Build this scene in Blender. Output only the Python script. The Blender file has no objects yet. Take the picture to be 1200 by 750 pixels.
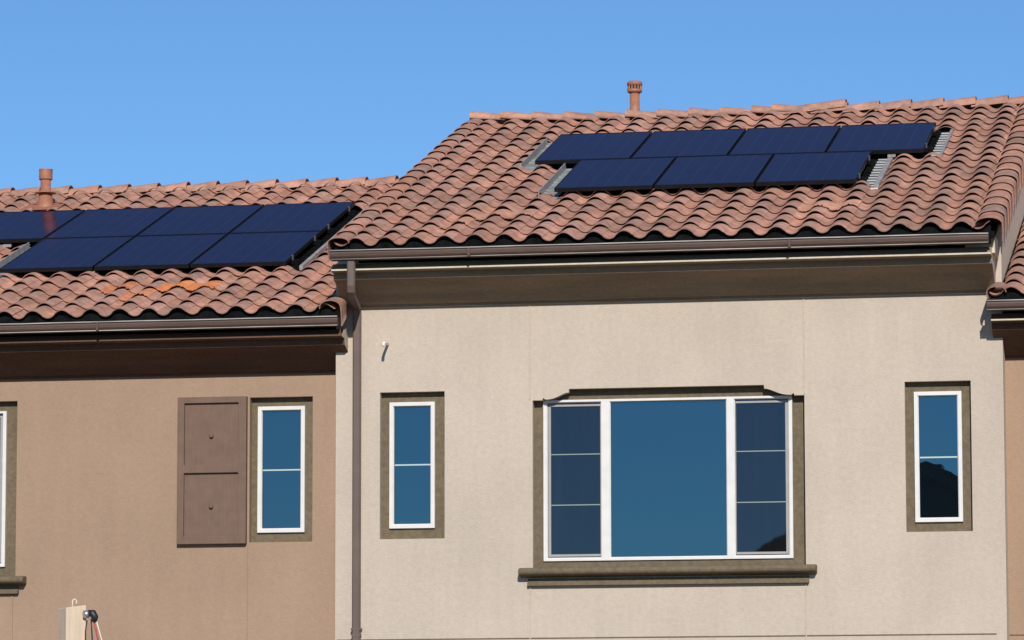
import bpy, math, random
from mathutils import Vector, Matrix
R = random.Random(7)
C = bpy.context.scene.collection
TH = math.radians(18.68); CT, ST, TT = math.cos(TH), math.sin(TH), math.tan(TH)

# ------------------------------------------------------------------ materials
def mat(name, base, rough=.7, metal=0., spec=.5, noise=None, bump=None, attr=None, streak=None):
    m = bpy.data.materials.new(name); m.use_nodes = True
    nt = m.node_tree; N = nt.nodes; L = nt.links
    b = N['Principled BSDF']
    b.inputs['Roughness'].default_value = rough; b.inputs['Metallic'].default_value = metal
    b.inputs['Specular IOR Level'].default_value = spec
    b.inputs['Base Color'].default_value = (*base, 1)
    tc = N.new('ShaderNodeTexCoord')
    src = None
    if attr:
        a = N.new('ShaderNodeAttribute'); a.attribute_name = attr; src = a.outputs['Color']
    def mult(col_in, lo, hi, scale, detail=6, stretch=None, lo_p=.35, hi_p=.65, dist=0.):
        mp = N.new('ShaderNodeMapping'); L.new(tc.outputs['Object'], mp.inputs['Vector'])
        if stretch: mp.inputs['Scale'].default_value = stretch
        n = N.new('ShaderNodeTexNoise'); n.inputs['Scale'].default_value = scale; n.inputs['Detail'].default_value = detail
        n.inputs['Distortion'].default_value = dist
        L.new(mp.outputs[0], n.inputs['Vector'])
        r = N.new('ShaderNodeMapRange'); r.inputs['From Min'].default_value = lo_p; r.inputs['From Max'].default_value = hi_p
        r.inputs['To Min'].default_value = lo; r.inputs['To Max'].default_value = hi
        L.new(n.outputs['Fac'], r.inputs['Value'])
        mx = N.new('ShaderNodeVectorMath'); mx.operation = 'SCALE'
        if col_in is None: mx.inputs[0].default_value = base
        else: L.new(col_in, mx.inputs[0])
        L.new(r.outputs[0], mx.inputs['Scale'])
        return mx.outputs[0]
    for nz in (noise or []): src = mult(src, *nz)
    if src is not None: L.new(src, b.inputs['Base Color'])
    last = None
    for (sc, st, dist, det) in (bump or []):
        n = N.new('ShaderNodeTexNoise'); n.inputs['Scale'].default_value = sc; n.inputs['Detail'].default_value = det
        L.new(tc.outputs['Object'], n.inputs['Vector'])
        bp = N.new('ShaderNodeBump'); bp.inputs['Strength'].default_value = st; bp.inputs['Distance'].default_value = dist
        L.new(n.outputs['Fac'], bp.inputs['Height'])
        if last: L.new(last, bp.inputs['Normal'])
        last = bp.outputs[0]
    if last: L.new(last, b.inputs['Normal'])
    return m

STB = [(60, .4, .010, 6), (9, .15, .012, 3)]
M = {}
M['beige'] = mat('beige_stucco', (.508, .426, .344), .95, spec=.15, noise=[(.945, 1.035, 1.1, 7), (.96, 1.035, 22, 6), (.98, 1.015, 1.6, 4, (6, 6, .35))], bump=STB)
M['tan'] = mat('tan_stucco', (.352, .240, .165), .95, spec=.15, noise=[(.95, 1.035, 1.0, 7), (.965, 1.03, 22, 6), (.98, 1.015, 1.6, 4, (6, 6, .35))], bump=STB)
M['lightened_cream'] = mat('lightened_cream_stucco', (.62, .53, .41), .95, spec=.15, noise=[(.92, 1.05, 14, 5)], bump=STB)  # cream for caps and bead, raised to put extra light on side walls
M['olive'] = mat('olive_stucco_trim', (.155, .121, .077), .9, spec=.2, noise=[(.86, 1.12, 22, 6), (.94, 1.06, 2, 3)], bump=[(60, .5, .008, 5)])
M['corn_mid'] = mat('taupe_cornice_paint', (.27, .20, .135), .85, spec=.2, noise=[(.88, 1.1, 3, 5, (.3, 1, 4)), (.92, 1.06, 25, 5)], bump=[(50, .3, .008, 5)])
M['corn_side'] = mat('dark_brown_cornice_paint', (.125, .068, .045), .85, spec=.2, noise=[(.85, 1.12, 3, 5, (.3, 1, 4)), (.9, 1.08, 25, 5)], bump=[(50, .3, .008, 5)])
M['gutter'] = mat('brown_gutter_enamel', (.098, .062, .047), .5, spec=.3, noise=[(.88, 1.1, 1.5, 5, (.5, 1, 6)), (.94, 1.05, 30, 3)], bump=[(2.5, .08, .01, 2)])
M['lip'] = mat('pale_highlight_gutter_bead', (.42, .38, .34), .4, spec=.6, noise=[(.7, 1.15, 5, 5, (.6, 1, 1))])  # sun highlight on the brown bead put into a pale colour
M['down'] = mat('brown_downspout_enamel', (.128, .088, .073), .5, spec=.45, noise=[(.93, 1.06, 5, 4)])
M['shutter'] = mat('brown_shutter_paint', (.170, .107, .078), .75, spec=.25, noise=[(.93, 1.06, 8, 5), (.95, 1.04, 60, 3, (1, 1, .06))], bump=[(90, .15, .004, 4)])
M['white'] = mat('white_vinyl', (.70, .675, .635), .35, spec=.45, noise=[(.95, 1.02, 9, 3)])
M['pvc'] = mat('white_pvc', (.86, .84, .80), .4)
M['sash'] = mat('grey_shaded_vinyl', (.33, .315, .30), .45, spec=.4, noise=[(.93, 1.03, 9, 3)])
M['bar'] = mat('pale_glazing_bar', (.42, .52, .50), .5)
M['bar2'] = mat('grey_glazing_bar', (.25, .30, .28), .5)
M['tile'] = mat('clay_tile', (.5, .25, .17), .82, spec=.25, attr='tone', noise=[(.78, 1.14, 9, 7), (.88, 1.08, 70, 5), (.86, 1.07, 1.3, 5)], bump=[(70, .35, .006, 5), (14, .3, .008, 3)])
M['under'] = mat('black_underlay_and_gap_shade', (.007, .0075, .0075), .9, spec=.05, noise=[(.6, 1.4, 12, 5)])  # roof underlay; also the painted shade strips round the panels
M['galv'] = mat('galvanised_flashing', (.72, .74, .74), .45, metal=.1, noise=[(.85, 1.1, 3, 4)], bump=[(30, .2, .005, 4)])
M['galv2'] = mat('sky_toned_galvanised_flashing', (.34, .37, .37), .5, metal=.3, noise=[(.75, 1.15, 8, 5)])  # same metal as galv; its duller sky reflection put into the grey
M['tread'] = mat('shade_toned_flashing_tread', (.05, .05, .05), .7, noise=[(.6, 1.3, 20, 4)])  # shadow between the sunlit steps, put into the tread colour
M['clamp'] = mat('dark_clamp', (.12, .12, .125), .5, metal=.3)
M['flange'] = mat('dull_grey_metal', (.36, .34, .33), .6, metal=.2, noise=[(.75, 1.15, 16, 5)])
M['black'] = mat('black_anodised_frame', (.005, .005, .007), .45, spec=.25, noise=[(.8, 1.2, 10, 3)])
M['vent'] = mat('terracotta_painted_metal', (.37, .155, .092), .55, spec=.35, noise=[(.85, 1.1, 12, 5), (.9, 1.05, 50, 3)], bump=[(18, .1, .005, 3)])
M['ventdark'] = mat('dark_vent_slot', (.05, .03, .025), .8)
M['post'] = mat('pale_weathered_wood', (.66, .52, .38), .8, spec=.2, noise=[(.86, 1.08, 30, 6, (1, 1, .06)), (.93, 1.05, 3, 3)], bump=[(60, .3, .004, 4)])
M['steel'] = mat('zinc_fitting', (.55, .56, .58), .35, metal=.8, noise=[(.8, 1.1, 40, 3)])
M['rubber'] = mat('black_rubber', (.015, .016, .018), .5)
M['red'] = mat('red_cable_sheath', (.45, .06, .06), .5)
M['wcable'] = mat('white_cable_sheath', (.7, .62, .52), .5)
M['leaf'] = mat('dark_evergreen_leaf', (.045, .07, .025), .8, spec=.2, noise=[(.6, 1.4, 1.5, 3)])
M['bark'] = mat('bark', (.10, .07, .05), .9, noise=[(.6, 1.3, 8, 5, (1, 1, .2))])
M['ground'] = mat('asphalt_ground', (.19, .155, .11), .95, spec=.1, noise=[(.8, 1.15, .25, 8), (.85, 1.1, 8, 6)])
M['dark_in'] = mat('dark_room', (.02, .02, .022), .9)
M['tileplain'] = mat('clay_tile_rear', (.4, .22, .16), .85, noise=[(.75, 1.15, 6, 6)])

def glass_mat(name, tint, rough, dark=(.003, .005, .008), wav=.0, curtain=0):
    m = bpy.data.materials.new(name); m.use_nodes = True
    nt = m.node_tree; N = nt.nodes; L = nt.links
    out = N['Material Output']; N.remove(N['Principled BSDF'])
    g = N.new('ShaderNodeBsdfGlossy'); g.inputs['Roughness'].default_value = rough; g.inputs['Color'].default_value = (*tint, 1)
    d = N.new('ShaderNodeBsdfDiffuse'); d.inputs['Color'].default_value = (*dark, 1)
    a = N.new('ShaderNodeAddShader'); L.new(g.outputs[0], a.inputs[0]); L.new(d.outputs[0], a.inputs[1]); L.new(a.outputs[0], out.inputs[0])
    if curtain:                                                   # net curtain folds dimly seen behind the insect screen
        tc = N.new('ShaderNodeTexCoord'); mp = N.new('ShaderNodeMapping'); mp.inputs['Scale'].default_value = (9, 1, .5); L.new(tc.outputs['Object'], mp.inputs[0])
        n = N.new('ShaderNodeTexNoise'); n.inputs['Scale'].default_value = 1.2; n.inputs['Detail'].default_value = 4; L.new(mp.outputs[0], n.inputs['Vector'])
        rp = N.new('ShaderNodeMapRange'); rp.inputs['From Min'].default_value = .42; rp.inputs['From Max'].default_value = .72; L.new(n.outputs['Fac'], rp.inputs['Value'])
        mx = N.new('ShaderNodeMix'); mx.data_type = 'RGBA'; L.new(rp.outputs[0], mx.inputs[0]); mx.inputs[6].default_value = (*dark, 1); mx.inputs[7].default_value = (curtain, curtain * 1.05, curtain * .85, 1)
        L.new(mx.outputs[2], d.inputs['Color'])
    if wav:
        tc = N.new('ShaderNodeTexCoord'); n = N.new('ShaderNodeTexNoise'); n.inputs['Scale'].default_value = 1.3; n.inputs['Detail'].default_value = 1
        L.new(tc.outputs['Object'], n.inputs['Vector'])
        b = N.new('ShaderNodeBump'); b.inputs['Strength'].default_value = wav; b.inputs['Distance'].default_value = .01
        L.new(n.outputs['Fac'], b.inputs['Height']); L.new(b.outputs[0], g.inputs['Normal'])
    return m
M['glass'] = glass_mat('coated_window_glass', (.082, .152, .180), .004, wav=.06)
M['glass2'] = glass_mat('screened_window_glass', (.046, .060, .076), .012, dark=(.006, .007, .009), wav=.06, curtain=.010)

def panel_glass():
    m = bpy.data.materials.new('solar_glass'); m.use_nodes = True
    nt = m.node_tree; N = nt.nodes; L = nt.links
    N.remove(N['Principled BSDF']); out = N['Material Output']
    b = N.new('ShaderNodeBsdfDiffuse'); gl = N.new('ShaderNodeBsdfGlossy'); gl.inputs['Color'].default_value = (.85, .60, .72, 1)
    fr = N.new('ShaderNodeFresnel'); fr.inputs['IOR'].default_value = 1.22; ms = N.new('ShaderNodeMixShader')
    L.new(fr.outputs[0], ms.inputs[0]); L.new(b.outputs[0], ms.inputs[1]); L.new(gl.outputs[0], ms.inputs[2]); L.new(ms.outputs[0], out.inputs[0])
    tc = N.new('ShaderNodeTexCoord'); sp = N.new('ShaderNodeSeparateXYZ'); L.new(tc.outputs['Object'], sp.inputs[0])
    def line(axis, pitch, w):
        a = N.new('ShaderNodeMath'); a.operation = 'MULTIPLY_ADD'; a.inputs[1].default_value = 1 / pitch; a.inputs[2].default_value = -.018 / pitch
        L.new(sp.outputs[axis], a.inputs[0])
        f = N.new('ShaderNodeMath'); f.operation = 'PINGPONG'; f.inputs[1].default_value = .5; L.new(a.outputs[0], f.inputs[0])
        c = N.new('ShaderNodeMath'); c.operation = 'LESS_THAN'; c.inputs[1].default_value = w; L.new(f.outputs[0], c.inputs[0])
        return c.outputs[0]
    l1 = line('X', .159, .03); l2 = line('Y', .162, .02)
    mx = N.new('ShaderNodeMath'); mx.operation = 'MAXIMUM'; L.new(l1, mx.inputs[0]); L.new(l2, mx.inputs[1])
    n = N.new('ShaderNodeTexNoise'); n.inputs['Scale'].default_value = 2.2; n.inputs['Detail'].default_value = 5; L.new(tc.outputs['Object'], n.inputs['Vector'])
    cr = N.new('ShaderNodeMix'); cr.data_type = 'RGBA'
    cr.inputs[6].default_value = (.006, .010, .030, 1); cr.inputs[7].default_value = (.012, .017, .042, 1); L.new(n.outputs['Fac'], cr.inputs[0])
    c2 = N.new('ShaderNodeMix'); c2.data_type = 'RGBA'; L.new(mx.outputs[0], c2.inputs[0]); L.new(cr.outputs[2], c2.inputs[6]); c2.inputs[7].default_value = (.022, .028, .055, 1)
    L.new(c2.outputs[2], b.inputs['Color'])
    rr = N.new('ShaderNodeMapRange'); rr.inputs['To Min'].default_value = .08; rr.inputs['To Max'].default_value = .16; L.new(n.outputs['Fac'], rr.inputs['Value']); L.new(rr.outputs[0], gl.inputs['Roughness'])
    return m
M['solar'] = panel_glass()

# ------------------------------------------------------------------ mesh helpers
class MB:
    def __init__(s): s.v = []; s.f = []; s.mi = []; s.tone = {}; s.sm = []
    def add(s, vs, fs, mi=0, smooth=False):
        o = len(s.v); s.v += [tuple(p) for p in vs]
        for f in fs: s.f.append([i + o for i in f]); s.mi.append(mi); s.sm.append(smooth)
        return o
    def box(s, x0, x1, y0, y1, z0, z1, mi=0, cf=None):
        vs = [(x, y, z) for x in (x0, x1) for y in (y0, y1) for z in (z0, z1)]
        s.add(vs, [(0, 1, 3, 2), (4, 6, 7, 5), (0, 4, 5, 1), (2, 3, 7, 6), (0, 2, 6, 4), (1, 5, 7, 3)], mi)
    def prism(s, prof, x0, x1, mi=0, cap=None, smooth=False):
        n = len(prof); vs = [(x0, y, z) for y, z in prof] + [(x1, y, z) for y, z in prof]
        s.add(vs, [(i, (i + 1) % n, n + (i + 1) % n, n + i) for i in range(n)], mi, smooth)
        s.add(vs, [tuple(range(n - 1, -1, -1)), tuple(range(n, 2 * n))], mi if cap is None else cap)
    def tube(s, pts, r, seg=12, mi=0, cap=True, smooth=True):
        pts = [Vector(p) for p in pts]; rs = r if isinstance(r, (list, tuple)) else [r] * len(pts)
        rings = []; up = None
        for i, p in enumerate(pts):
            d = (pts[min(i + 1, len(pts) - 1)] - pts[max(i - 1, 0)]).normalized()
            if up is None: up = d.orthogonal().normalized()
            a = (up - d * up.dot(d)).normalized(); up = a; b = d.cross(a)
            rings.append([p + rs[i] * (math.cos(t) * a + math.sin(t) * b) for t in [2 * math.pi * k / seg for k in range(seg)]])
        vs = [q for rg in rings for q in rg]
        fs = [(i * seg + k, i * seg + (k + 1) % seg, (i + 1) * seg + (k + 1) % seg, (i + 1) * seg + k) for i in range(len(pts) - 1) for k in range(seg)]
        s.add(vs, fs, mi, smooth)
        if cap: s.add(rings[0] + rings[-1], [tuple(range(seg - 1, -1, -1)), tuple(range(seg, 2 * seg))], mi)
    def lathe(s, cx, cy, prof, seg=28, mi=0, smooth=True):
        vs = [(cx + r * math.cos(2 * math.pi * k / seg), cy + r * math.sin(2 * math.pi * k / seg), z) for r, z in prof for k in range(seg)]
        s.add(vs, [(i * seg + k, i * seg + (k + 1) % seg, (i + 1) * seg + (k + 1) % seg, (i + 1) * seg + k) for i in range(len(prof) - 1) for k in range(seg)], mi, smooth)
        s.add(vs[:seg] + vs[-seg:], [tuple(range(seg - 1, -1, -1)), tuple(range(seg, 2 * seg))], mi)
    def build(s, name, mats, parent=None, bevel=0, tones=None, fix=True):
        me = bpy.data.meshes.new(name)
        off = Vector((0, 0, 0))
        if parent is not None:
            rt = parent
            while rt.parent is not None: rt = rt.parent
            if rt.rotation_euler[0] == 0 or rt.get('world_children'): off = Vector(rt.location)
            if rt.get('local_children'): off = Vector((0, 0, 0))
        me.from_pydata([tuple(Vector(p) - off) for p in s.v], [], s.f)
        if not isinstance(mats, (list, tuple)): mats = [mats]
        for m in mats: me.materials.append(m)
        me.polygons.foreach_set('material_index', s.mi); me.polygons.foreach_set('use_smooth', s.sm)
        if tones:
            a = me.color_attributes.new('tone', 'FLOAT_COLOR', 'POINT')
            a.data.foreach_set('color', [c for t in tones for c in (*t, 1.)])
        me.update()
        if fix and not tones:
            import bmesh
            bm = bmesh.new(); bm.from_mesh(me); bmesh.ops.remove_doubles(bm, verts=bm.verts, dist=1e-5)
            bmesh.ops.recalc_face_normals(bm, faces=bm.faces); bm.to_mesh(me); bm.free()
        o = bpy.data.objects.new(name, me); C.objects.link(o)
        if parent is not None: o.parent = parent
        if bevel:
            b = o.modifiers.new('bevel', 'BEVEL'); b.width = bevel; b.segments = 2; b.limit_method = 'ANGLE'; b.angle_limit = math.radians(40)
        return o
def thing(name, label, cat, loc, group=None):
    o = bpy.data.objects.new(name, None); C.objects.link(o); o.location = loc; o.empty_display_size = .3
    o['label'] = label; o['category'] = cat
    if group: o['group'] = group
    return o
def fill(outer, holes, y0, y1):
    """slab in the XZ plane from polygon outlines, between y0 and y1"""
    cu = bpy.data.curves.new('tmp', 'CURVE'); cu.dimensions = '2D'; cu.fill_mode = 'BOTH'; cu.extrude = (y1 - y0) / 2
    for poly in [outer] + holes:
        sp = cu.splines.new('POLY'); sp.points.add(len(poly) - 1)
        for p, (x, z) in zip(sp.points, poly): p.co = (x, z, 0, 1)
        sp.use_cyclic_u = True
    ob = bpy.data.objects.new('tmp', cu); C.objects.link(ob)
    me = bpy.data.meshes.new_from_object(ob.evaluated_get(bpy.context.evaluated_depsgraph_get()))
    ym = (y0 + y1) / 2
    vs = [(v.co.x, ym - v.co.z, v.co.y) for v in me.vertices]; fs = [tuple(p.vertices) for p in me.polygons]
    bpy.data.objects.remove(ob); bpy.data.curves.remove(cu); bpy.data.meshes.remove(me)
    return vs, fs
def rect(x0, x1, z0, z1): return [(x0, z0), (x1, z0), (x1, z1), (x0, z1)]

# ------------------------------------------------------------------ setting
g = MB(); g.add([(-3000, -3000, 0), (3000, -3000, 0), (3000, 3000, 0), (-3000, 3000, 0)], [(0, 1, 2, 3)])
go = g.build('ground', M['ground']); go['kind'] = 'structure'

# ------------------------------------------------------------------ roof geometry
class Roof:
    def __init__(s, ye, ze, W, xc, sr): s.ye, s.ze, s.W, s.xc, s.sr = ye, ze, W, xc, sr   # eave line, tile width, one crest x, slope length
    def P(s, x, sl, n): return (x, s.ye + sl * CT - n * ST, s.ze + sl * ST + n * CT)
EXP = .375
def shape(ph):
    """one S tile across its width: a round barrel, a crease, a shallower pan (-1..1)"""
    p = (ph / (2 * math.pi) + .5) % 1 - .5
    if abs(p) < .31: return -.20 + 1.20 * max(0, math.cos(math.pi / 2 * p / .31)) ** .72
    return -.20 - .65 * max(0, math.cos(math.pi / 2 * (.5 - abs(p)) / .19)) ** .9
SAL, GRY, PNK = (.50, .250, .170), (.315, .220, .182), (.54, .29, .205)
def mixc(a, b, t): return tuple(a[i] * (1 - t) + b[i] * t for i in range(3))
def tile_field(name, rf, x0, x1, holes, odd, parent, seed):
    rr = random.Random(seed); mb = MB(); tones = []
    NU = 24; rows = int(rf.sr / EXP) + 1
    k0 = int(math.floor((x0 - rf.xc) / rf.W)) - 1; k1 = int(math.ceil((x1 - rf.xc) / rf.W)) + 1
    useam = .27                                                 # lap line on the right flank of each barrel
    for r in range(rows):
        for k in range(k0, k1 + 1):
            js = rr.uniform(-.006, .006); jn = rr.uniform(-.0025, .003); jx = rr.uniform(-.003, .003); jr = rr.uniform(-.012, .012)
            t = rr.random(); base = mixc(SAL, GRY, .75 * t) if t < .62 else mixc(PNK, SAL, rr.random())
            gcrest = rr.uniform(.1, .75); bright = rr.uniform(.92, 1.15)
            od = odd.get((r, k)); flat = 1.
            if od: base, flat, dn = od[0], od[1], od[2]; jn += dn; js -= od[3] if len(od) > 3 else 0; gcrest = 0
            s0 = r * EXP + js; vlist = [0, .10, .21, .31, EXP, EXP + .05]
            grid = []
            for iv, v in enumerate(vlist):
                row = []
                for iu in range(NU + 1):
                    u = iu / NU; ph = 2 * math.pi * (u + useam)        # phase 0 = crest
                    sh = shape(ph)
                    lift = (.017 + .017 * max(0, sh)) * (1 - v / EXP)
                    n = .0325 * sh * flat + lift + jn + .0045 * (1 - u) * (1 - .6 * v / EXP)
                    x = rf.xc + (k + useam + u) * rf.W + jx + jr * (v - .15) + (.004 if iu == NU else 0)
                    rag = 0.
                    if od and iv == 0: rag = rr.choice((-.035, -.02, 0, .01, .02)) + rr.uniform(-.008, .008)
                    row.append((x, s0 + v + rag, n, sh))
                grid.append(row)
            def keep(x, sl):
                if x < x0 or x > x1 or sl > rf.sr: return False
                for (a, b, c, d) in holes:
                    if a < x < b and c < sl < d: return False
                return True
            def tone(sh, v):
                c = mixc(base, GRY, gcrest * max(0, sh) * (.75 if not od else 0))
                return tuple(q * bright for q in c)
            o = len(mb.v)
            for row in grid:
                for (x, sl, n, sh) in row: mb.v.append(rf.P(x, sl, n)); tones.append(tone(sh, sl))
            for iv in range(len(vlist) - 1):
                for iu in range(NU):
                    a = grid[iv][iu]; b = grid[iv + 1][iu + 1]
                    if keep((a[0] + b[0]) / 2, (a[1] + b[1]) / 2):
                        i = o + iv * (NU + 1) + iu
                        mb.f.append([i, i + 1, i + NU + 2, i + NU + 1]); mb.mi.append(0); mb.sm.append(True)
            # nose face and underside
            o2 = len(mb.v)
            for iu in range(NU + 1):
                x, sl, n, sh = grid[0][iu]; x2, sl2, n2, _ = grid[1][iu]
                for q in ((x, sl, n), (x, sl + .002, n - .008), (x2, sl2, n2 - .010)):
                    mb.v.append(rf.P(*q)); tones.append(tuple(c * .9 for c in tone(sh, 0)))
            for iu in range(NU):
                a = grid[0][iu]
                if keep(a[0] + .007, a[1] + .01):
                    i = o2 + iu * 3
                    for j in (0, 1): mb.f.append([i + j, i + j + 1, i + j + 4, i + j + 3]); mb.mi.append(0); mb.sm.append(False)
    return mb.build(name, M['tile'], parent, tones=tones)
def barrel_row(mb, tones, a, b, n_out, xprof, rr, nose_at_a=True, N=10, th=.013, tonef=None):
    """one arched tile from point a to point b (functions giving cross-section frames)"""
    pass
def arch_tile(mb, tones, fa, fb, prof, col, th=.010):
    """fa(px,pn), fb(px,pn): map a cross-section point at the nose end and at the tail end"""
    n = len(prof); o = len(mb.v)
    inner = []
    for i, (p, q) in enumerate(prof):
        a = prof[max(0, i - 1)]; b = prof[min(n - 1, i + 1)]; t = Vector((b[0] - a[0], b[1] - a[1])).normalized(); inner.append((p + t[1] * th, q - t[0] * th))
    for pr in (prof, inner):
        for f in (fa, fb):
            for (p, q) in pr: mb.v.append(f(p, q)); tones.append(col)
    def strip(i0, j0, sm):
        for i in range(n - 1): mb.f.append([o + i0 + i, o + i0 + i + 1, o + j0 + i + 1, o + j0 + i]); mb.mi.append(0); mb.sm.append(sm)
    strip(0, n, True); strip(3 * n, 2 * n, True)
    # end rims need own verts for a crisp edge
    for (i0, j0) in ((0, 2 * n), (n, 3 * n)):
        o3 = len(mb.v)
        for i in range(n): mb.v.append(mb.v[o + i0 + i]); tones.append(tuple(c * .93 for c in col))
        for i in range(n): mb.v.append(mb.v[o + j0 + i]); tones.append(tuple(c * .93 for c in col))
        for i in range(n - 1): mb.f.append([o3 + i, o3 + i + 1, o3 + n + i + 1, o3 + n + i]); mb.mi.append(0); mb.sm.append(False)
    for i in (0, n - 1):
        mb.f.append([o + i, o + n + i, o + 3 * n + i, o + 2 * n + i]); mb.mi.append(0); mb.sm.append(False)
def rand_tone(rr):
    t = rr.random(); c = mixc(SAL, GRY, rr.random() * .7) if t < .6 else mixc(PNK, SAL, rr.random())
    b = rr.uniform(.92, 1.06); return tuple(q * b for q in c)
def rake_tiles(rf, xe, side, s0, s1, parent, seed, drop=.12, wid=.17):
    rr = random.Random(seed); mb = MB(); tones = []
    prof = []
    for i in range(11):                                          # inner foot -> crest -> outer edge
        a = math.pi * i / 10; prof.append((-side * wid / 2 * math.cos(a), .085 * math.sin(a) ** .8))
    prof.append((side * wid / 2, -drop * .5)); prof.append((side * (wid / 2 - .004), -drop))
    if side < 0: prof = prof[:]
    k = 0; sl = s0; hh = 1. if side > 0 else .62
    while sl < s1:
        jx = rr.uniform(-.004, .004); jn = rr.uniform(-.003, .003)
        e = min(sl + EXP + .06, s1 + .02); cx = xe - side * wid / 2
        fa = lambda p, q, sl=sl, jx=jx, jn=jn: rf.P(cx + p * 1.05 + jx, sl, q * (hh if q > 0 else 1.25) + (.018 if side > 0 else .016) + jn)
        fb = lambda p, q, e=e: rf.P(cx + p * .90, e, q * (hh if q > 0 else .7) - .010)
        arch_tile(mb, tones, fa, fb, prof if side > 0 else prof, rand_tone(rr))
        sl += EXP
    return mb.build('rake_tiles', M['tile'], parent, tones=tones)
def ridge_tiles(xs, yr, zr, parent, seed):
    """xs: list of (nose x, tail x, extra height)"""
    rr = random.Random(seed); mb = MB(); tones = []
    prof = [(.115 * math.cos(math.pi * i / 12), .094 * math.sin(math.pi * i / 12) ** .85) for i in range(13)]
    for (xa, xb, dz) in xs:
        j = rr.uniform(-.004, .004); jy = rr.uniform(-.006, .006)
        d = 1 if xb > xa else -1
        pr = prof if d < 0 else prof[::-1]
        fa = lambda p, q: (xa, yr + p * 1.04 + jy, zr + q * 1.02 + .024 + j + dz)
        fb = lambda p, q: (xb, yr + p * .9 + jy, zr + q * .9 - .010 + dz)
        c = mixc(SAL, GRY, rr.random() * .3); b = rr.uniform(.90, 1.04); c = tuple(q * b for q in c)
        arch_tile(mb, tones, fa, fb, pr, c)
    return mb.build('ridge_tiles', M['tile'], parent, tones=tones)

# ------------------------------------------------------------------ house pieces
def window_unit(parent, label, x0, x1, z0, z1, yw, head=None, frame=None, kind='small', bars=(), sill=False):
    """x0..z1 is the recess opening in the wall, frame = outer white frame; yw the wall plane"""
    fx0, fx1, fz0, fz1 = frame
    rec = .08 if head is None else .105
    yf = yw + (.052 if head is None else .085)                                                # face of the white frame
    fw = .037 if kind == 'small' else .034
    mb = MB()
    if kind == 'small':
        gx = [(fx0 + fw, fx1 - fw)]
    else:
        gx = kind
    ft = fw if kind == 'small' else .022; fb_ = fw if kind == 'small' else .028
    holes = [rect(a, b, fz0 + fb_, fz1 - ft) for a, b in gx]
    vs, fs = fill(rect(fx0, fx1, fz0, fz1), holes, yf, yf + .10); mb.add(vs, fs)
    # stepped inner edge of the vinyl frame
    f = mb.build('window', M['white'], parent, bevel=.003)
    if label: f['label'] = label
    for i, (a, b) in enumerate(gx):
        st = MB(); v, q = fill(rect(a - .001, b + .001, fz0 + fb_ - .001, fz1 - ft + .001), [rect(a + .006, b - .006, fz0 + fb_ + .006, fz1 - ft - .006)], yf + .014, yf + .05); st.add(v, q); st.build('glazing_bead', M['white'], f, bevel=.001)
        side = kind != 'small' and i in (0, 2) or kind == 'small' and False
        if side:
            s = .032
            sm = MB(); v, q = fill(rect(a + .009, b - .009, fz0 + fw + .009, fz1 - fw - .009), [rect(a + s + .004, b - .014, fz0 + fw + s, fz1 - fw - s * .9)] if i == 0 else [rect(a + .014, b - s - .004, fz0 + fw + s, fz1 - fw - s * .9)], yf + .026, yf + .06)
            sm.add(v, q); sm.build('sash', M['sash'], f, bevel=.002)
        p = MB(); p.add([(a - .01, yf + .045, fz0 + .01), (b + .01, yf + .045, fz0 + .01), (b + .01, yf + .045, fz1 - .01), (a - .01, yf + .045, fz1 - .01)], [(0, 1, 2, 3)])
        p.build('pane', M['glass2'] if side else M['glass'], f, fix=False)
        if kind == 'small' or side:
            for z in bars:
                bm_ = MB(); bh = .0045 if side else .007; bm_.box(a + .01, b - .01, yf + .036, yf + .043, z - bh, z + bh); bm_.build('glazing_bar', M['bar2'] if side else M['bar'], f)
    # olive stucco surround, set back in the wall recess
    outer = head if head else rect(x0 - .05, x1 + .05, z0 - .05, z1 + .05)
    sb = MB(); v, q = fill(rect(x0 - .05, x1 + .05, z0 - .05, z1 + .05), [rect(fx0 + .002, fx1 - .002, fz0 + .002, fz1 - .002)], yw + rec, yw + rec + .03); sb.add(v, q)
    sb.build('surround', M['olive'], f)
    if sill:
        sx0, sx1 = sill; zt = 3.985
        s = MB(); pr = [(yw + .07, zt + .006), (yw - .085, zt)]
        for i in range(1, 8):
            a = math.pi / 2 * i / 8 * 2; pr.append((yw - .085 - .045 * math.sin(a), zt - .037 * (1 - math.cos(a))))
        pr += [(yw - .085, zt - .076), (yw - .035, zt - .080), (yw + .03, zt - .10)]
        s.prism(pr, sx0, sx1)
        so_ = s.build('sill', M['olive'], f, bevel=.012)
        s = MB(); s.box(sx0 + .078, sx1 - .078, yw - .012, yw + .02, zt - .165, zt - .099); s.box(sx0 + .075, sx1 - .075, yw - .050, yw + .02, zt - .170, zt - .137)
        s.build('sill', M['olive'], f, bevel=.003)
    return f

def cornice(parent, x0, x1, yw, G, m, beadmat, capmat):
    """stucco eave moulding; G is the gutter top height, profile taken against the wall plane yw"""
    pr = [(.02, -.10), (-.47, -.10), (-.53, -.152), (-.545, -.160), (-.545, -.172), (-.53, -.180), (-.436, -.186), (-.434, -.226), (-.427, -.234), (-.425, -.246)]
    for i in range(1, 13):                                         # long hollow curve back to the wall
        t = i / 12; pr.append((-.425 + .337 * t, -.246 - .188 * t + .022 * math.sin(math.pi * t)))
    pr += [(-.085, -.438), (-.035, -.447), (-.030, -.476), (.02, -.476)]
    pr = [(yw + a, G + b) for a, b in pr]
    s = MB(); s.prism(pr, x0, x1, 0, cap=1)
    o = s.build('cornice', [m, capmat], parent)
    b = MB(); b.prism([(yw - .548, G - .160), (yw - .548, G - .173), (yw - .541, G - .177), (yw - .541, G - .157)], x0 + .001, x1 - .001)
    b.build('drip_bead', beadmat, o)
    return o
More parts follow.
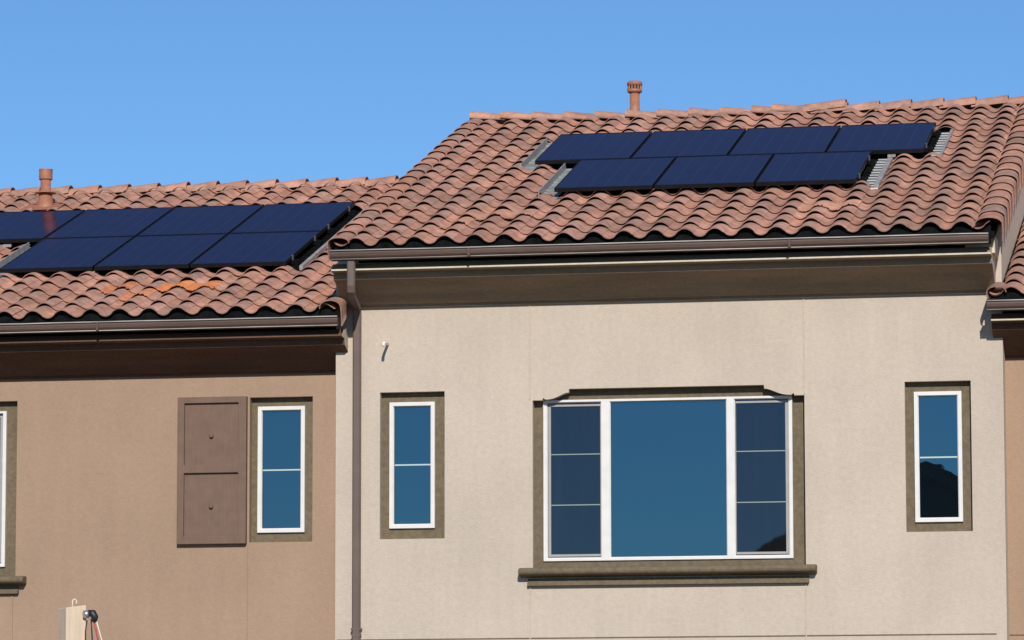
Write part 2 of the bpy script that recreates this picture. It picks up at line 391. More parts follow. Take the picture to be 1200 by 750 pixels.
def gutter(parent, x0, x1, yg, G, side_cap=1):
    s = MB()
    pr = [(yg + .006, G - .006), (yg + .014, G - .012), (yg + .012, G - .028), (yg + .016, G - .056), (yg + .026, G - .070), (yg + .035, G - .074),
          (yg + .036, G - .088), (yg + .12, G - .090), (yg + .12, G - .010), (yg + .114, G - .010), (yg + .114, G - .08), (yg + .045, G - .08), (yg + .03, G - .06), (yg + .022, G - .01)]
    s.prism(pr, x0, x1)
    s.box(x0, x0 + .004, yg + .02, yg + .118, G - .085, G - .012); s.box(x1 - .004, x1, yg + .02, yg + .118, G - .085, G - .012)
    o = s.build('gutter', M['gutter'], parent)
    b = MB()
    n = int((x1 - x0) / .3) + 2; rr = random.Random(int(G * 100))
    b.tube([(x0 + (x1 - x0) * i / n, yg + .004 + rr.uniform(-.0015, .0015), G - .003 + rr.uniform(-.0015, .0015)) for i in range(n + 1)], .0065, 8)
    b.build('gutter_bead', M['lip'], o)
    b = MB(); b.tube([(x0, yg + .034, G - .083), (x1, yg + .034, G - .083)], .0045, 8); b.build('gutter_bead', M['lip'], o)
    for xs in [x0 + 1.35 + 3.05 * i for i in range(3) if x0 + 1.35 + 3.05 * i < x1 - .1]:        # joint covers and hangers
        b = MB(); b.box(xs - .012, xs + .012, yg + .0, yg + .05, G - .088, G - .012); b.build('gutter_joint', M['gutter'], o, bevel=.004)
    return o
def eave_closure(rf, x0, x1, zb, parent, name='bird_stop'):
    mb = MB(); n = int((x1 - x0) / .016)
    vs = []; yy = rf.ye + .045
    for i in range(n + 1):
        x = x0 + (x1 - x0) * i / n; ph = 2 * math.pi * (x - rf.xc) / rf.W
        top = rf.P(x, .05, .0325 * shape(ph) - .010)[2]
        vs += [(x, yy + .01 * math.cos(ph), zb), (x, yy, top)]
    mb.add(vs, [(2 * i, 2 * i + 2, 2 * i + 3, 2 * i + 1) for i in range(n)])
    return mb.build(name, M['under'], parent, fix=False)
def roof_deck(rf, x0, x1, yr, parent, ydeep=12.6):
    """sheathing under the tiles, closed volume with the plain rear slope"""
    mb = MB(); n0 = -.055; t = .06
    a = rf.P(0, .06, n0); ap = (yr + .12, rf.ze + (yr + .12 - rf.ye) * TT + n0)
    pr = [(a[1], a[2]), ap, (2 * yr - rf.ye, rf.ze + n0 - .3), (2 * yr - rf.ye, rf.ze + n0 - .3 - t), (ap[0], ap[1] - t), (a[1], a[2] - t)]
    mb.prism(pr, x0, x1)
    return mb.build('roof', M['under'], parent)
def rear_tiles(rf, x0, x1, yr, parent):
    mb = MB(); ap = (yr + .12, rf.ze + (yr + .12 - rf.ye) * TT + .02)
    e = (2 * yr - rf.ye + .1, rf.ze - .24)
    pr = [ap, e, (e[0], e[1] - .05), (ap[0], ap[1] - .06)]
    mb.prism(pr, x0, x1); return mb.build('rear_tiles', M['tileplain'], parent)
def flashing(rf, parent, cells, flats):
    """stepped metal pans replacing tiles round an array, plus black strips drawn as shade; cells = (x0,x1,s0,s1,material)"""
    for (x0, x1, s0, s1, m) in cells:
        mb = MB(); sl = s0; vs = []; fs = []
        while sl < s1 - .02:
            e = min(sl + .150, s1); k = len(vs)
            vs += [rf.P(x0, sl, -.014), rf.P(x1, sl, -.014), rf.P(x1, sl - .004, .005), rf.P(x0, sl - .004, .005), rf.P(x1, e, -.010), rf.P(x0, e, -.010)]
            fs += [(k, k + 1, k + 2, k + 3), (k + 3, k + 2, k + 4, k + 5)]; sl += .150
        mb.add(vs, fs); mb.mi = [k % 2 for k in range(len(fs))]
        mb.build('panel_flashing_and_shade', [M[m], M['tread'] if m == 'galv' else M[m]], parent)
    for (x0, x1, s0, s1, n0, n1) in flats:
        fb = MB(); vs = [rf.P(x, s_, n) for x in (x0, x1) for s_ in (s0, s1) for n in (n0, n1)]
        fb.add(vs, [(0, 1, 3, 2), (4, 6, 7, 5), (0, 4, 5, 1), (2, 3, 7, 6), (0, 2, 6, 4), (1, 5, 7, 3)])
        fb.build('flashing_flange', M['flange'], parent)

# roofs: eave line s=0 sits under the tile noses
ZR = 7.0655 - .04 * TT; ZL = 6.478 - .04 * TT
mid = Roof(-.64, ZR, .288, -8.889, (6.04 + .64) / CT)
lef = Roof(-.36, ZL, .2907, -9.545, (6.08 + .36) / CT)
thi = Roof(-.36, ZL, .2890, -2.70, (6.08 + .36) / CT)
PA = dict(w=1.01, l=1.66)
def s_of(rf, y, z): return (y - rf.ye + .105 * ST * CT) / CT     # upslope distance of a panel-plane point
ra_s0 = (1.4114 + .64) / CT + .105 * ST; ra_x0 = -7.3428; ra_off = -.4802 * 1.01
la_s0 = (1.4953 + .36) / CT + .105 * ST; la_x0 = -10.0902
NP = .100                                                        # glass plane above the mean tile plane
L_ = 1.66

def joint_v(x, a, b, yw, m, parent):
    mb = MB(); mb.prism([(-.0, 0)] and [(yw + .01, a), (yw + .01, b), (yw - .009, b), (yw - .009, a)], x - .008, x + .003); mb.build('control_joint', m, parent)
def joint_h(x0, x1, yw, parent):
    mb = MB(); mb.box(x0, x1, yw - .006, yw + .01, 3.316, 3.326); mb.build('control_joint', M['olive'], parent)
# ================================================================== middle townhouse
HH = None
H = thing('townhouse', 'taller beige stucco townhouse in the middle, wide three-pane window between two narrow ones', 'house', (-6.018, 6, 0), 'row of attached stucco townhouses')
XL, XR = -9.226, -2.81
def ogee_head(x0, x1, z0, zs, zm, xin0, xin1, zin):
    pts = [(x0, z0), (x1, z0), (x1, zs)]
    r = [(x1 - .095, zs), (x1 - .10, zs + .022)]
    n = 10
    for i in range(1, n + 1):
        t = i / n; x = (x1 - .10) + (xin1 - (x1 - .10)) * t; r.append((x, zs + .006 + (zin - zs + .002) * (.5 - .5 * math.cos(math.pi * t ** 1.5))))
    pts += r + [(xin1 - .004, zm), (xin0 + .004, zm)]
    l = [(x0 + .095, zs), (x0 + .10, zs + .022)]
    for i in range(1, n + 1):
        t = i / n; x = (x0 + .10) + (xin0 - (x0 + .10)) * t; l.append((x, zs + .006 + (zin - zs + .002) * (.5 - .5 * math.cos(math.pi * t ** 1.5))))
    return pts + l[::-1] + [(x0, zs)]
hd = ogee_head(-7.295, -4.684, 3.95, 5.590, 5.695, -6.945, -5.065, 5.652)
wL = (-8.788, -8.154, 4.282, 5.697); wR = (-3.736, -3.115, 4.281, 5.697)
w = MB(); vs, fs = fill(rect(XL, XR, 0, 6.96), [rect(*wL), rect(*wR), hd], 0, .08); w.add(vs, fs)
w.build('wall', M['beige'], H)
# control joints: thin casing beads in the stucco
for x, a, b in ((-7.318, 5.60, 6.60), (-4.680, 5.60, 6.60), (-7.318, 0, 3.81), (-4.684, 0, 3.81)):
    joint_v(x, a, b, 0, M['beige'], H)
joint_h(XL + .02, -2.907, 0, H)
for X, a in ((XR, 1), (XL, -1)):
    sw = MB(); y1 = 12.5; x0, x1 = (X - .2, X - .0) if a > 0 else (X, X + .2)
    pr = [(.08, 0), (y1, 0), (y1, 6.95), (6.45, mid.ze + (6.45 + .64) * TT - .12), (-.45, mid.ze + .19 * TT - .12), (-.45, 6.98), (.08, 6.94)]
    pr = [(.08, 0), (y1, 0), (y1, 6.95), (6.16, mid.ze + (6.16 + .64) * TT - .14), (.08, mid.ze + .72 * TT - .12)]
    sw.prism(pr, x0, x1); sw.build('side_wall', M['lightened_cream'], H)  # lighter than the beige front: sunlight put into the wall colour
rw = MB(); rw.box(XL + .2, XR - .2, 12.3, 12.5, 0, 6.9); rw.build('rear_wall', M['beige'], H)
cornice(H, -9.150, -2.866, 0, 6.990, M['corn_mid'], M['lightened_cream'], M['lightened_cream'])
bx = MB(); bx.box(-2.866 - .25, XR - .030, -.44, .0, 6.84, 7.01); bx.build('eave_return', M['lightened_cream'], H)
gutter(H, -9.130, -2.879, -.70, 6.993)
rd = roof_deck(mid, XL + .06, XR - .02, 6.16, H); rear_tiles(mid, XL + .06, XR - .02, 6.16, rd)
# cut the tiles away round the array
t0 = ra_s0; t1 = ra_s0 + L_; t2 = ra_s0 + 2 * L_; tx0 = ra_x0 + ra_off
holes = [(ra_x0 - .17, ra_x0 + 3 * 1.01 + .19, t0 + .10, t1 + .1), (tx0 - .15, tx0 + 4 * 1.01 + .17, t1 + .06, t2 + .02)]
OR1, OR2 = (.70, .25, .09), (.55, .29, .19)
def cell(rf, x, y): return (int(((y - rf.ye) / CT) / EXP), int(math.floor((x - rf.xc) / rf.W - .27)))
odd = {}
r_, k_ = cell(mid, -7.70, .72); odd[(r_, k_)] = (OR2, .75, .003, .02); odd[(r_, k_ + 1)] = (OR2, .6, .008, .05); odd[(r_ - 1, k_ - 1)] = (OR2, .9, .002)
r_, k_ = cell(mid, -4.70, .72); odd[(r_, k_)] = (OR2, .75, .003, .02); odd[(r_, k_ + 1)] = (OR2, .7, .006, .04)
tile_field('roof_tiles', mid, -9.09, -2.87, holes, odd, rd, 11)
rake_tiles(mid, XR + .062, 1, -.02, mid.sr + .03, rd, 5, drop=.12, wid=.26)
rake_tiles(mid, -9.150, -1, -.02, mid.sr + .03, rd, 6, drop=.13, wid=.19)
xs = []; x = -9.14; 
while x < -5.75: xs.append((x, x + .40, 0)); x += .352
xe = x; x = -2.80; r2 = []
while x > -5.3: r2.append((x, x - .40, 0)); x -= .352
r2.append((-4.93, -5.36, .030))
xs.append((xe - .05, xe + .35, .012)) if False else None
xs += [(-5.75, -5.28, .010)] + r2
xs = [t for t in xs]
xs = [(a, b, d + .040 * max(0, (-8. - a) / 1.1) + .020 * max(0, (a + 4.6) / 1.8)) for a, b, d in xs]      # the old ridge sags a little in the middle
ridge_tiles(xs, 6.27, mid.ze + (6.165 + .64) * TT - .024, rd, 3)
eave_closure(mid, -9.10, -2.86, 6.90, rd)
xe3, xe4 = ra_x0 + 3.03, tx0 + 4.04
flashing(mid, rd, [(ra_x0 - .17, ra_x0 + .03, t0 + .02, t1 + .1, 'galv2'), (xe3 + .050, xe3 + .20, t0 + .04, t1 + .1, 'galv'), (xe3 - .03, xe3 + .045, t0 + .04, t1 + .1, 'under'), (tx0 - .16, tx0 + .03, t1 + .04, t2 + .1, 'galv2'), (xe4 + .050, xe4 + .16, t1 + .04, t2 + .02, 'galv'), (xe4 - .03, xe4 + .045, t1 + .04, t2 + .02, 'under'),
    (ra_x0 + .035, xe3 - .035, t0 + .12, t1 + .1, 'under')],  # black strips painted in as shade beside and below the panels
         [(ra_x0 - .165, ra_x0 - .155, t0 + .05, t1 + .02, -.01, .065), (tx0 - .150, tx0 - .140, t1 + .02, t2 - .02, -.01, .065),
          (ra_x0 + 3.03 + .155, ra_x0 + 3.03 + .205, t0 + .08, t1 + .02, .00, .03), (tx0 + 4.04 + .14, tx0 + 4.04 + .17, t1 + .05, t2 + .0, .00, .02),
          (xe3 + .155, xe3 + .235, t1 - .06, t1 - .03, .035, .060)])
window_unit(H, 'narrow two-pane window at the left of the beige wall', *wL, 0, frame=(-8.708, -8.262, 4.387, 5.604), bars=(5.0,))
window_unit(H, 'narrow window at the right of the beige wall, dark gable mirrored in its lower pane', *wR, 0, frame=(-3.656, -3.208, 4.375, 5.605), bars=(4.986,))
window_unit(H, 'wide three-light window under a stepped curved head', -7.295, -4.684, 3.95, 5.70, 0, head=hd, frame=(-7.208, -4.812, 4.055, 5.598),
            kind=[(-7.174, -6.646), (-6.563, -5.439), (-5.366, -4.846)], bars=(5.077, 4.592), sill=(-7.417, -4.578))
# downspout
def rect_pipe(mb, pts, w, d):
    pts = [Vector(p) for p in pts]; n = len(pts); vs = []
    for i, p in enumerate(pts):
        dr = (pts[min(i + 1, n - 1)] - pts[max(i - 1, 0)]).normalized()
        side = Vector((1, 0, 0)); side = (side - dr * side.dot(dr)).normalized(); fr = dr.cross(side).normalized()
        c = .012
        for a, b in ((-w / 2 + c, -d / 2), (w / 2 - c, -d / 2), (w / 2, -d / 2 + c), (w / 2, d / 2 - c), (w / 2 - c, d / 2), (-w / 2 + c, d / 2), (-w / 2, d / 2 - c), (-w / 2, -d / 2 + c)):
            vs.append(p + side * a + fr * b)
    fs = [(i * 8 + k, i * 8 + (k + 1) % 8, (i + 1) * 8 + (k + 1) % 8, (i + 1) * 8 + k) for i in range(n - 1) for k in range(8)]
    mb.add(vs, fs)
d = MB(); rect_pipe(d, [(-8.935, -.615, 6.91), (-8.935, -.615, 6.66), (-8.938, -.600, 6.615), (-8.945, -.55, 6.590), (-8.99, -.14, 6.535), (-9.004, -.07, 6.515), (-9.006, -.045, 6.46), (-9.006, -.042, .15)], .078, .06)
d.box(-9.048, -8.964, -.075, -.006, 3.350, 3.375)
dn = d.build('downspout', M['down'], H)
d = MB(); d.box(-9.055, -8.957, -.074, .0, 3.41, 3.432); d.build('strap', M['down'], dn, bevel=.003)
p = MB(); p.tube([(-8.712, .0, 6.165), (-8.712, -.17, 6.158), (-8.712, -.20, 6.150), (-8.712, -.205, 6.12)], [.014, .014, .015, .014], 14); p.build('overflow_pipe', M['pvc'], H)
# roof vent behind the ridge
v = MB(); vx, vy = -7.345, 6.62; v.lathe(vx, vy, [(.055, 9.1), (.055, 9.70)])
v.lathe(vx, vy, [(.058, 9.692), (.082, 9.705), (.083, 9.735)]); 
v.lathe(vx, vy, [(.084, 9.775), (.087, 9.80), (.085, 9.815), (.066, 9.828), (.03, 9.835)])
for i in range(14):
    a = 2 * math.pi * i / 14; v.box(vx + .079 * math.cos(a) - .006, vx + .079 * math.cos(a) + .006, vy + .079 * math.sin(a) - .006, vy + .079 * math.sin(a) + .006, 9.733, 9.777)
vo = v.build('vent_pipe', M['vent'], H); s = MB(); s.lathe(vx, vy, [(.070, 9.73), (.070, 9.78)]); s.build('vent_screen', M['ventdark'], vo)

# ================================================================== left townhouse
A = thing('townhouse', 'lower tan stucco townhouse on the left with dark brown eaves and one brown shutter', 'house', (-12.9, 6, 0), 'row of attached stucco townhouses')
YS = .28
wa = (-10.150, -9.520, 4.288, 5.703); wb = (-15.12, -12.51, 3.95, 5.716)
AX0 = -15.9
w = MB(); vs, fs = fill(rect(AX0, XL, 0, 6.3), [rect(*wa), rect(*wb)], YS, YS + .08); w.add(vs, fs); w.build('wall', M['tan'], A)
for x, a, b in ((-12.535, 0, 3.81), (-10.165, 0, 4.28)): joint_v(x, a, b, YS, M['tan'], A)
GL = 6.398
cornice(A, AX0, -9.105, YS, GL, M['corn_side'], M['corn_side'], M['lightened_cream'])
gutter(A, AX0, -9.118, YS - .70, GL)
rd = roof_deck(lef, AX0, XL - .004, 6.21, A); rear_tiles(lef, AX0, XL - .004, 6.21, rd)
c0 = la_s0; c1 = c0 + L_; c2 = c0 + 2 * L_
holes = [(la_x0 - 3.03 - .16, la_x0 + .15, c0 + .10, c1 + .1), (la_x0 - 4.04 - .17, la_x0 + .15, c1 + .06, c2 + .02)]
odd = {}
for (x, y) in ((-11.72, 1.0),): 
    r_, k_ = cell(lef, x, y); odd[(r_, k_)] = (mixc(OR1, SAL, .35), .9, .004)
r_, k_ = cell(lef, -10.98, .95); odd[(r_, k_)] = (OR1, .65, .006, .03); odd[(r_, k_ + 1)] = (OR1, .5, .010, .05); odd[(r_ - 1, k_ - 1)] = (mixc(OR1, SAL, .5), .9, .003)
tile_field('roof_tiles', lef, AX0, XL - .0, holes, odd, rd, 21)
tile_field('eave_tiles', Roof(lef.ye, lef.ze, lef.W, lef.xc, .36 / CT), XL, -9.16, [], {}, rd, 22)
rake_tiles(lef, -9.085, 1, -.03, .30, rd, 8, drop=.14, wid=.21)
xs = []; x = -9.30
while x > AX0: xs.append((x, x - .40, 0)); x -= .345
ridge_tiles(xs, 6.285, lef.ze + (6.17 + .36) * TT - .012, rd, 4)
eave_closure(lef, AX0, -9.13, GL - .09, rd)
flashing(lef, rd, [(la_x0 - 3.03 - .18, la_x0 - 3.0, c0 + .02, c1 + .1, 'galv2'), (la_x0 - 2.99, la_x0 + .17, c0 + .10, c2 + .02, 'under')],  # black strip painted in as shade between panels and flange
         [(la_x0 - 3.03 - .165, la_x0 - 3.03 - .155, c0 + .05, c1 - .02, -.01, .065), (la_x0 + .120, la_x0 + .158, c0 + .04, c2 - .0, .0, .045),
          (la_x0 - 3.03 - .45, la_x0 - 3.03 - .36, c1 - .02, c1 + .01, .02, .045)])
window_unit(A, 'narrow two-pane window beside the shutter', *wa, YS, frame=(-10.084, -9.612, 4.384, 5.617), bars=(4.996,))
window_unit(A, 'wide window cut by the left edge of the picture', *wb, YS, frame=(-15.02, -12.638, 4.085, 5.623),
            kind=[(-14.99, -14.46), (-14.37, -13.27), (-13.20, -12.672)], bars=(5.077, 4.592), sill=(-15.23, -12.395))
s = MB(); sx0, sx1, sz0, sz1 = -10.863, -10.171, 4.275, 5.712
v_, f_ = fill(rect(sx0, sx1, sz0, sz1), [rect(-10.795, -10.250, 5.045, 5.652), rect(-10.795, -10.250, 4.350, 4.968)], YS - .06, YS + .02); s.add(v_, f_)
sh = s.build('shutter', M['shutter'], A, bevel=.004)
for (a, b) in ((5.045, 5.652), (4.350, 4.968)):
    s = MB(); s.box(-10.80, -10.245, YS - .030, YS + .01, a - .005, b + .005)
    s.box(-10.783, -10.262, YS - .026, YS - .018, a + .014, b - .014) if False else None
    s.build('shutter_panel', M['shutter'], sh)
    s = MB(); zc = (a + b) / 2 - .02; s.tube([(-10.523, YS - .03, zc), (-10.523, YS - .050, zc), (-10.523, YS - .060, zc)], [.020, .020, .010], 16); s.build('knob', M['shutter'], sh)
v = MB(); vx, vy = -13.775, 5.25; zb = lef.ze + (vy + .36) * TT - .02
v.lathe(vx, vy, [(.115, zb - .02), (.095, zb + .06), (.070, zb + .20), (.058, zb + .20), (.058, zb + .46)])
v.lathe(vx, vy, [(.120, zb + .205), (.122, zb + .212), (.056, zb + .235)])
v.lathe(vx, vy, [(.060, zb + .352), (.076, zb + .362)] + [(.079 - .008 * (i % 2), zb + .365 + .0145 * i) for i in range(8)] + [(.080, zb + .475), (.030, zb + .478)])
vo = v.build('vent_pipe', M['vent'], A)
v = MB(); v.add([lef.P(vx - .24, (vy - .25 + .36) / CT, .05), lef.P(vx + .22, (vy - .25 + .36) / CT, .05), lef.P(vx + .2, (vy + .2 + .36) / CT, .05), lef.P(vx - .2, (vy + .2 + .36) / CT, .05)], [(0, 1, 2, 3)])
v.build('vent_flashing', M['vent'], vo)
sw = MB(); sw.prism([(YS + .08, 0), (12.3, 0), (12.3, 6.2), (6.25, lef.ze + 6.61 * TT - .12), (YS + .08, lef.ze + .72 * TT - .12)], AX0, AX0 + .2); sw.build('side_wall', M['tan'], A)
rw = MB(); rw.box(AX0 + .2, XL - .01, 12.1, 12.3, 0, 6.2); rw.build('rear_wall', M['tan'], A)

# ================================================================== right townhouse
B = thing('townhouse', 'lower tan stucco townhouse on the right, only its left edge and eave corner in view', 'house', (.5, 6, 0), 'row of attached stucco townhouses')
BX1 = 3.6
w = MB(); vs, fs = fill(rect(XR, BX1, 0, 6.3), [], YS, YS + .08); w.add(vs, fs); w.build('wall', M['tan'], B)
joint_h(XR + .004, BX1, YS, B)
cornice(B, -2.898, BX1, YS, GL, M['corn_side'], M['lightened_cream'], M['lightened_cream'])
gutter(B, -2.925, BX1, YS - .70, GL)
rd = roof_deck(thi, XR + .004, BX1, 6.21, B); rear_tiles(thi, XR + .004, BX1, 6.21, rd)
tile_field('roof_tiles', thi, XR + .014, BX1, [], {}, rd, 31)
rake_tiles(thi, -2.915, -1, -.01, .30, rd, 9, drop=.05, wid=.16)
tile_field('eave_tiles', Roof(thi.ye, thi.ze, thi.W, thi.xc, .36 / CT), -2.90, XR + .012, [], {}, rd, 32)
s = MB()
sl = .42
while sl < 6.5: s.add([thi.P(XR + .006, sl, .022), thi.P(XR + .006, sl + .36, .012), thi.P(XR + .006, sl + .36, -.04), thi.P(XR + .006, sl, -.04), thi.P(XR + .05, sl + .36, -.035), thi.P(XR + .05, sl, -.035)], [(0, 1, 2, 3), (3, 2, 4, 5)]); sl += .372
s.build('wall_flashing', M['under'], rd, fix=False)
xs = []; x = -2.60 + .2
while x < BX1: xs.append((x + .40, x, 0)); x += .35
ridge_tiles(xs, 6.285, thi.ze + (6.17 + .36) * TT - .012, rd, 14)
eave_closure(thi, -2.90, BX1, GL - .09, rd)
sw = MB(); sw.prism([(YS + .08, 0), (12.3, 0), (12.3, 6.2), (6.25, thi.ze + 6.61 * TT - .12), (YS + .08, thi.ze + .72 * TT - .12)], BX1 - .2, BX1); sw.build('side_wall', M['tan'], B)
rw = MB(); rw.box(XR + .01, BX1 - .2, 12.1, 12.3, 0, 6.2); rw.build('rear_wall', M['tan'], B)

# ================================================================== solar panels
def make_panel(label, rightend, leftend):
    o = bpy.data.objects.new('solar_panel', None); C.objects.link(o); o['local_children'] = 1
    o['label'] = label; o['category'] = 'solar panel'; o['group'] = 'black solar panels on the tiled roofs'
    w, l, t = .990, 1.645, .040
    f = MB()
    f.box(0, w, 0, .013, -t, 0); f.box(0, w, l - .013, l, -t, 0); f.box(0, .013, .013, l - .013, -t, 0); f.box(w - .013, w, .013, l - .013, -t, 0)
    f.build('frame', M['black'], o)
    gl = MB(); gl.box(.012, w - .012, .012, l - .012, -.012, -.003); gl.build('glass', M['solar'], o)

    
    for y in (.30, 1.32):
        r = MB(); r.box(-.01, w + (.07 if rightend else .02), y - .02, y + .02, -t - .045, -t - .002); r.build('rail', M['black'], o)
    if rightend:
        for y in (.30, 1.32):
            c = MB(); c.box(w + .001, w + .014, y - .014, y + .014, -t - .002, .003); c.box(w - .006, w + .014, y - .014, y + .014, .003, .007)
            c.build('clamp', M['clamp'], o)
            c = MB(); c.box(w + .022, w + .060, y - .030, y - .022, -t - .07, -t + .012); c.build('foot', M['black'], o)
    return o
def place(o, rf, x, sl):
    o.location = rf.P(x + .01, sl, NP); o.rotation_euler = (TH, 0, 0); del o['local_children']
ORD = ['first', 'second', 'third', 'fourth']
protos = {}
def panel(rf, x, sl, label, re=False, le=False):
    key = re
    if key not in protos:
        o = make_panel(label, re, le); protos[key] = o
    else:
        src = protos[key]; o = src.copy(); C.objects.link(o); o['label'] = label
        if 'local_children' in o: del o['local_children']
        for ch in list(src.children): c = ch.copy(); C.objects.link(c); c.parent = o
    o.location = rf.P(x + .01, sl, NP); o.rotation_euler = (TH, 0, 0)
for i in range(4): panel(mid, tx0 + i * 1.01, t1 + .008, f"black solar panel, {ORD[i]} from left in the higher middle roof's upper row", re=(i == 3))
for i in range(3): panel(mid, ra_x0 + i * 1.01, t0, f"black solar panel, {ORD[i]} from left in the higher middle roof's bottom row", re=(i == 2))
nm = ["black solar panel cut by the left picture edge, vent pipe mirrored in it", "black solar panel just right of the vent pipe on the lower left roof",
      "black solar panel second from right in the lower left roof's upper row", "black solar panel at the right end of the lower left roof's upper row"]
for i in range(4): panel(lef, la_x0 - (4 - i) * 1.01, c1 + .008, nm[i], re=(i == 3))
nm = ["black solar panel at the left end of the lower left roof's bottom row", "black solar panel in the middle of the lower left roof's bottom row", "black solar panel at the right end of the lower left roof's bottom row"]
for i in range(3): panel(lef, la_x0 - (3 - i) * 1.01, c0, nm[i], re=(i == 2))
for o in C.objects:
    if 'local_children' in o: del o['local_children']

# ================================================================== wooden post in front
K = thing('utility_post', 'pale square wooden post with wire hook and cables before the tan wall', 'post', (-10.045, -6, 0))
hw = .088
def pv(u, v, z): return (-10.045 + u * ca - v * sa, -6 + u * sa + v * ca, z)
# square post turned about its axis: short left face, broad right face
a = math.radians(38); ca, sa = math.cos(a), math.sin(a)
s = MB(); cs = [(-hw, -hw), (hw, -hw), (hw, hw), (-hw, hw)]
vs = [pv(u, v, 0) for u, v in cs] + [pv(u, v, 3.355 + .012 * u / hw) for u, v in cs] 
s.add(vs, [(0, 3, 2, 1), (4, 5, 6, 7), (0, 1, 5, 4), (1, 2, 6, 5), (2, 3, 7, 6), (3, 0, 4, 7)]); s.build('post', M['post'], K, bevel=.006)
s = MB(); s.tube([pv(.0, 0, 3.33), pv(.0, 0, 3.40), pv(.008, 0, 3.415), pv(.022, 0, 3.418), pv(.034, 0, 3.408), pv(.036, 0, 3.39), pv(.030, 0, 3.378)], .0055, 8); s.build('hook', M['wcable'], K)
s = MB(); bx_, by_ = -9.905, -6.05
s.tube([(bx_ - .03, by_, 3.29), (bx_ + .02, by_, 3.29)], .032, 14); s.build('collar', M['steel'], K)
s = MB(); s.tube([(bx_ + .012, by_, 3.30), (bx_ + .05, by_, 3.295), (bx_ + .066, by_, 3.265), (bx_ + .062, by_, 3.225)], [.026, .033, .031, .022], 14); s.build('weatherhead', M['rubber'], K)
for (dx, ex, m, r) in ((.035, .05, 'rubber', .006), (.055, .11, 'red', .008), (.075, .145, 'wcable', .006)):
    s = MB(); s.tube([(bx_ + dx, by_, 3.25), (bx_ + dx + (ex - dx) * .35, by_, 3.17), (bx_ + ex * .95, by_ + .01, 3.03), (bx_ + ex * 1.15, by_ + .02, 2.80), (bx_ + ex * .9, by_ + .04, 2.3)], r, 8); s.build('cable', M[m], K)
s = MB(); s.tube([(bx_ + .0, by_, 3.24), (bx_ - .012, by_, 3.15), (bx_ - .016, by_, 2.6)], .006, 8); s.build('cable', M['rubber'], K)

# ================================================================== gabled house across the street (seen mirrored in the glass)
G = thing('gabled_house', 'dark gabled house across the street, mirrored in the right-hand narrow window', 'house', (-8.2, -57, 0))
px, pz, hw_, sl_ = -8.20, 9.33, 6.1, .50
M['far_wall'] = mat('shaded_brown_stucco', (.10, .08, .06), .95, noise=[(.9, 1.1, 3, 5)])
M['far_roof'] = mat('dark_shingle', (.05, .045, .042), .9, noise=[(.7, 1.3, 5, 6)])
M['far_glass'] = glass_mat('far_window_glass', (.2, .22, .25), .03)
gw = MB(); ez = pz - hw_ * sl_ - .1
vs, fs = fill([(px - hw_ + .5, 0), (px + hw_ - .5, 0), (px + hw_ - .5, ez), (px, pz - .2), (px - hw_ + .5, ez)], [rect(px - 3.6, px - 2.2, 3.9, 5.2), rect(px + 1.6, px + 3.4, 3.9, 5.2), rect(px - .95, px + .95, 0, 2.2)], -52.5, -52.3)
gw.add(vs, fs); gw.box(px - hw_ + .5, px - hw_ + .7, -63, -52.5, 0, ez); gw.box(px + hw_ - .7, px + hw_ - .5, -63, -52.5, 0, ez); gw.box(px - hw_ + .7, px + hw_ - .7, -63, -62.8, 0, ez); gw.build('wall', M['far_wall'], G)
for (a, b, c, d) in ((px - 3.6, px - 2.2, 3.9, 5.2), (px + 1.6, px + 3.4, 3.9, 5.2)):
    m_ = MB(); v_, f_ = fill(rect(a, b, c, d), [rect(a + .06, (a + b) / 2 - .03, c + .06, d - .06), rect((a + b) / 2 + .03, b - .06, c + .06, d - .06)], -52.42, -52.34); m_.add(v_, f_); wf = m_.build('window', M['white'], G)
    m_ = MB(); m_.box(a + .01, b - .01, -52.41, -52.39, c + .01, d - .01); m_.build('pane', M['far_glass'], wf)
m_ = MB(); m_.box(px - .94, px + .94, -52.45, -52.38, .0, 2.19); m_.build('door', M['far_roof'], G)
gr = MB()
n = 24
for sgn in (-1, 1):                                              # courses of shingles give the slope a slightly uneven edge
    for i in range(n):
        a0, a1 = hw_ * i / n, hw_ * (i + 1) / n + .05; z0, z1 = pz - a0 * sl_, pz - a1 * sl_; dz = .035
        x0, x1 = px + sgn * a0, px + sgn * a1
        vs = [(x, y, z + q) for (x, z, q) in ((x0, z0, -.10), (x1, z1, -.10 + dz), (x1, z1, dz), (x0, z0, 0)) for y in (-63.5, -51.9)]
        gr.add(vs, [(0, 2, 3, 1), (2, 4, 5, 3), (4, 6, 7, 5), (6, 0, 1, 7), (0, 6, 4, 2), (1, 3, 5, 7)])
gro = gr.build('roof', M['far_roof'], G)
for sgn in (-1, 1):
    m_ = MB(); q = [(px, pz - .10), (px + sgn * hw_, pz - .10 - hw_ * sl_), (px + sgn * hw_, pz - .30 - hw_ * sl_), (px, pz - .30)]
    m_.add([(x, y, z) for y in (-51.95, -51.88) for x, z in q], [(0, 1, 2, 3), (4, 7, 6, 5), (0, 4, 5, 1), (1, 5, 6, 2), (2, 6, 7, 3), (3, 7, 4, 0)]); m_.build('bargeboard', M['far_wall'], gro)
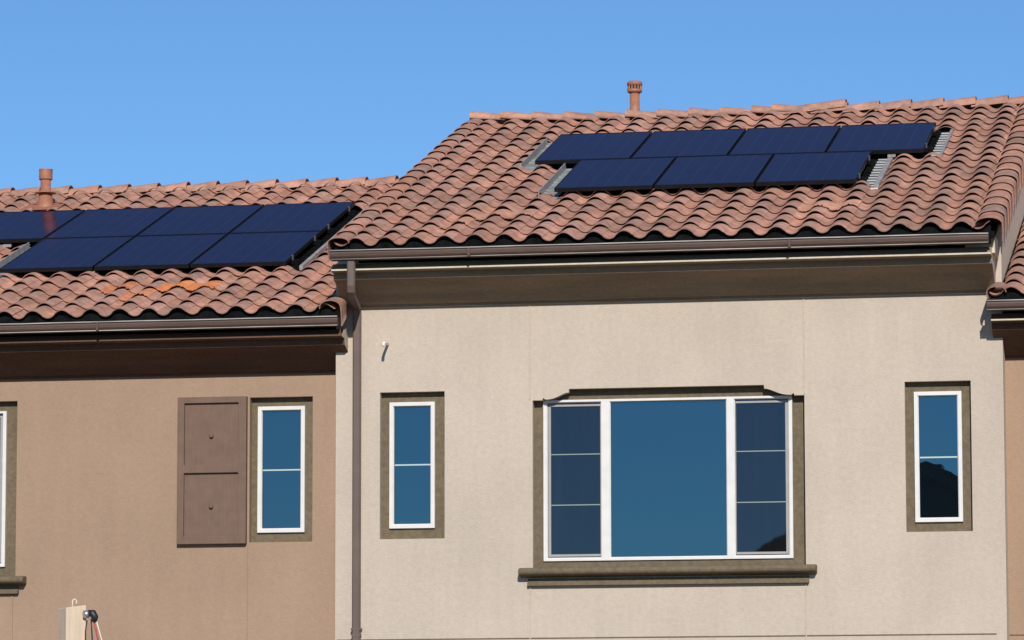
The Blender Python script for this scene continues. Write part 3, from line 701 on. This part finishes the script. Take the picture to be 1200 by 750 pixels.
m_ = MB(); m_.box(px - .55, px + .1, -54.6, -53.9, pz - .8, pz + .02); m_.box(px - .60, px + .15, -54.65, -53.85, pz + .02, pz + .10); m_.build('chimney', M['far_roof'], G)

# ================================================================== light, sky, camera
world = bpy.data.worlds.new('World'); bpy.context.scene.world = world; world.use_nodes = True
N = world.node_tree.nodes; Lk = world.node_tree.links
sky = N.new('ShaderNodeTexSky'); sky.sky_type = 'NISHITA'; sky.sun_disc = False
sd = Vector((.24, -1, .58)).normalized(); el = math.asin(sd.z)
sky.sun_elevation = el; sky.sun_rotation = math.atan2(sd.x, sd.y)
sky.altitude = 2500; sky.air_density = 1.0; sky.dust_density = 0.0; sky.ozone_density = 4.0
tint = N.new('ShaderNodeMix'); tint.data_type = 'RGBA'; tint.blend_type = 'MULTIPLY'; tint.inputs[0].default_value = 1; tint.inputs[7].default_value = (.66, .87, .99, 1)   # clean desert-air blue
Lk.new(sky.outputs[0], tint.inputs[6]); Lk.new(tint.outputs[2], N['Background'].inputs[0]); N['Background'].inputs[1].default_value = .10
sun = bpy.data.lights.new('sun', 'SUN'); sun.energy = 4.0; sun.angle = math.radians(.5); sun.color = (1, .95, .88)
so = bpy.data.objects.new('sun', sun); C.objects.link(so); so.rotation_euler = sd.to_track_quat('Z', 'Y').to_euler(); so.location = (5, -30, 25)

cam = bpy.data.cameras.new('camera'); co = bpy.data.objects.new('camera', cam); C.objects.link(co)
f, yaw, pit, roll = 4953.49, .1872, .1179, -.0014
F = Vector((-math.sin(yaw) * math.cos(pit), math.cos(yaw) * math.cos(pit), math.sin(pit)))
Rt = Vector((math.cos(yaw), math.sin(yaw), 0)); U = Rt.cross(F)
R2 = math.cos(roll) * Rt + math.sin(roll) * U; U2 = -math.sin(roll) * Rt + math.cos(roll) * U
m = Matrix((R2, U2, -F)).transposed().to_4x4(); m.translation = Vector((0, -39.564, 1.6)); co.matrix_world = m
cam.sensor_width = 36; cam.lens = f / 1200 * 36; cam.clip_end = 10000; cam.clip_start = .5
sc = bpy.context.scene; sc.camera = co
sc.view_settings.view_transform = 'Standard'; sc.view_settings.look = 'None'; sc.view_settings.exposure = .12; sc.view_settings.gamma = 1
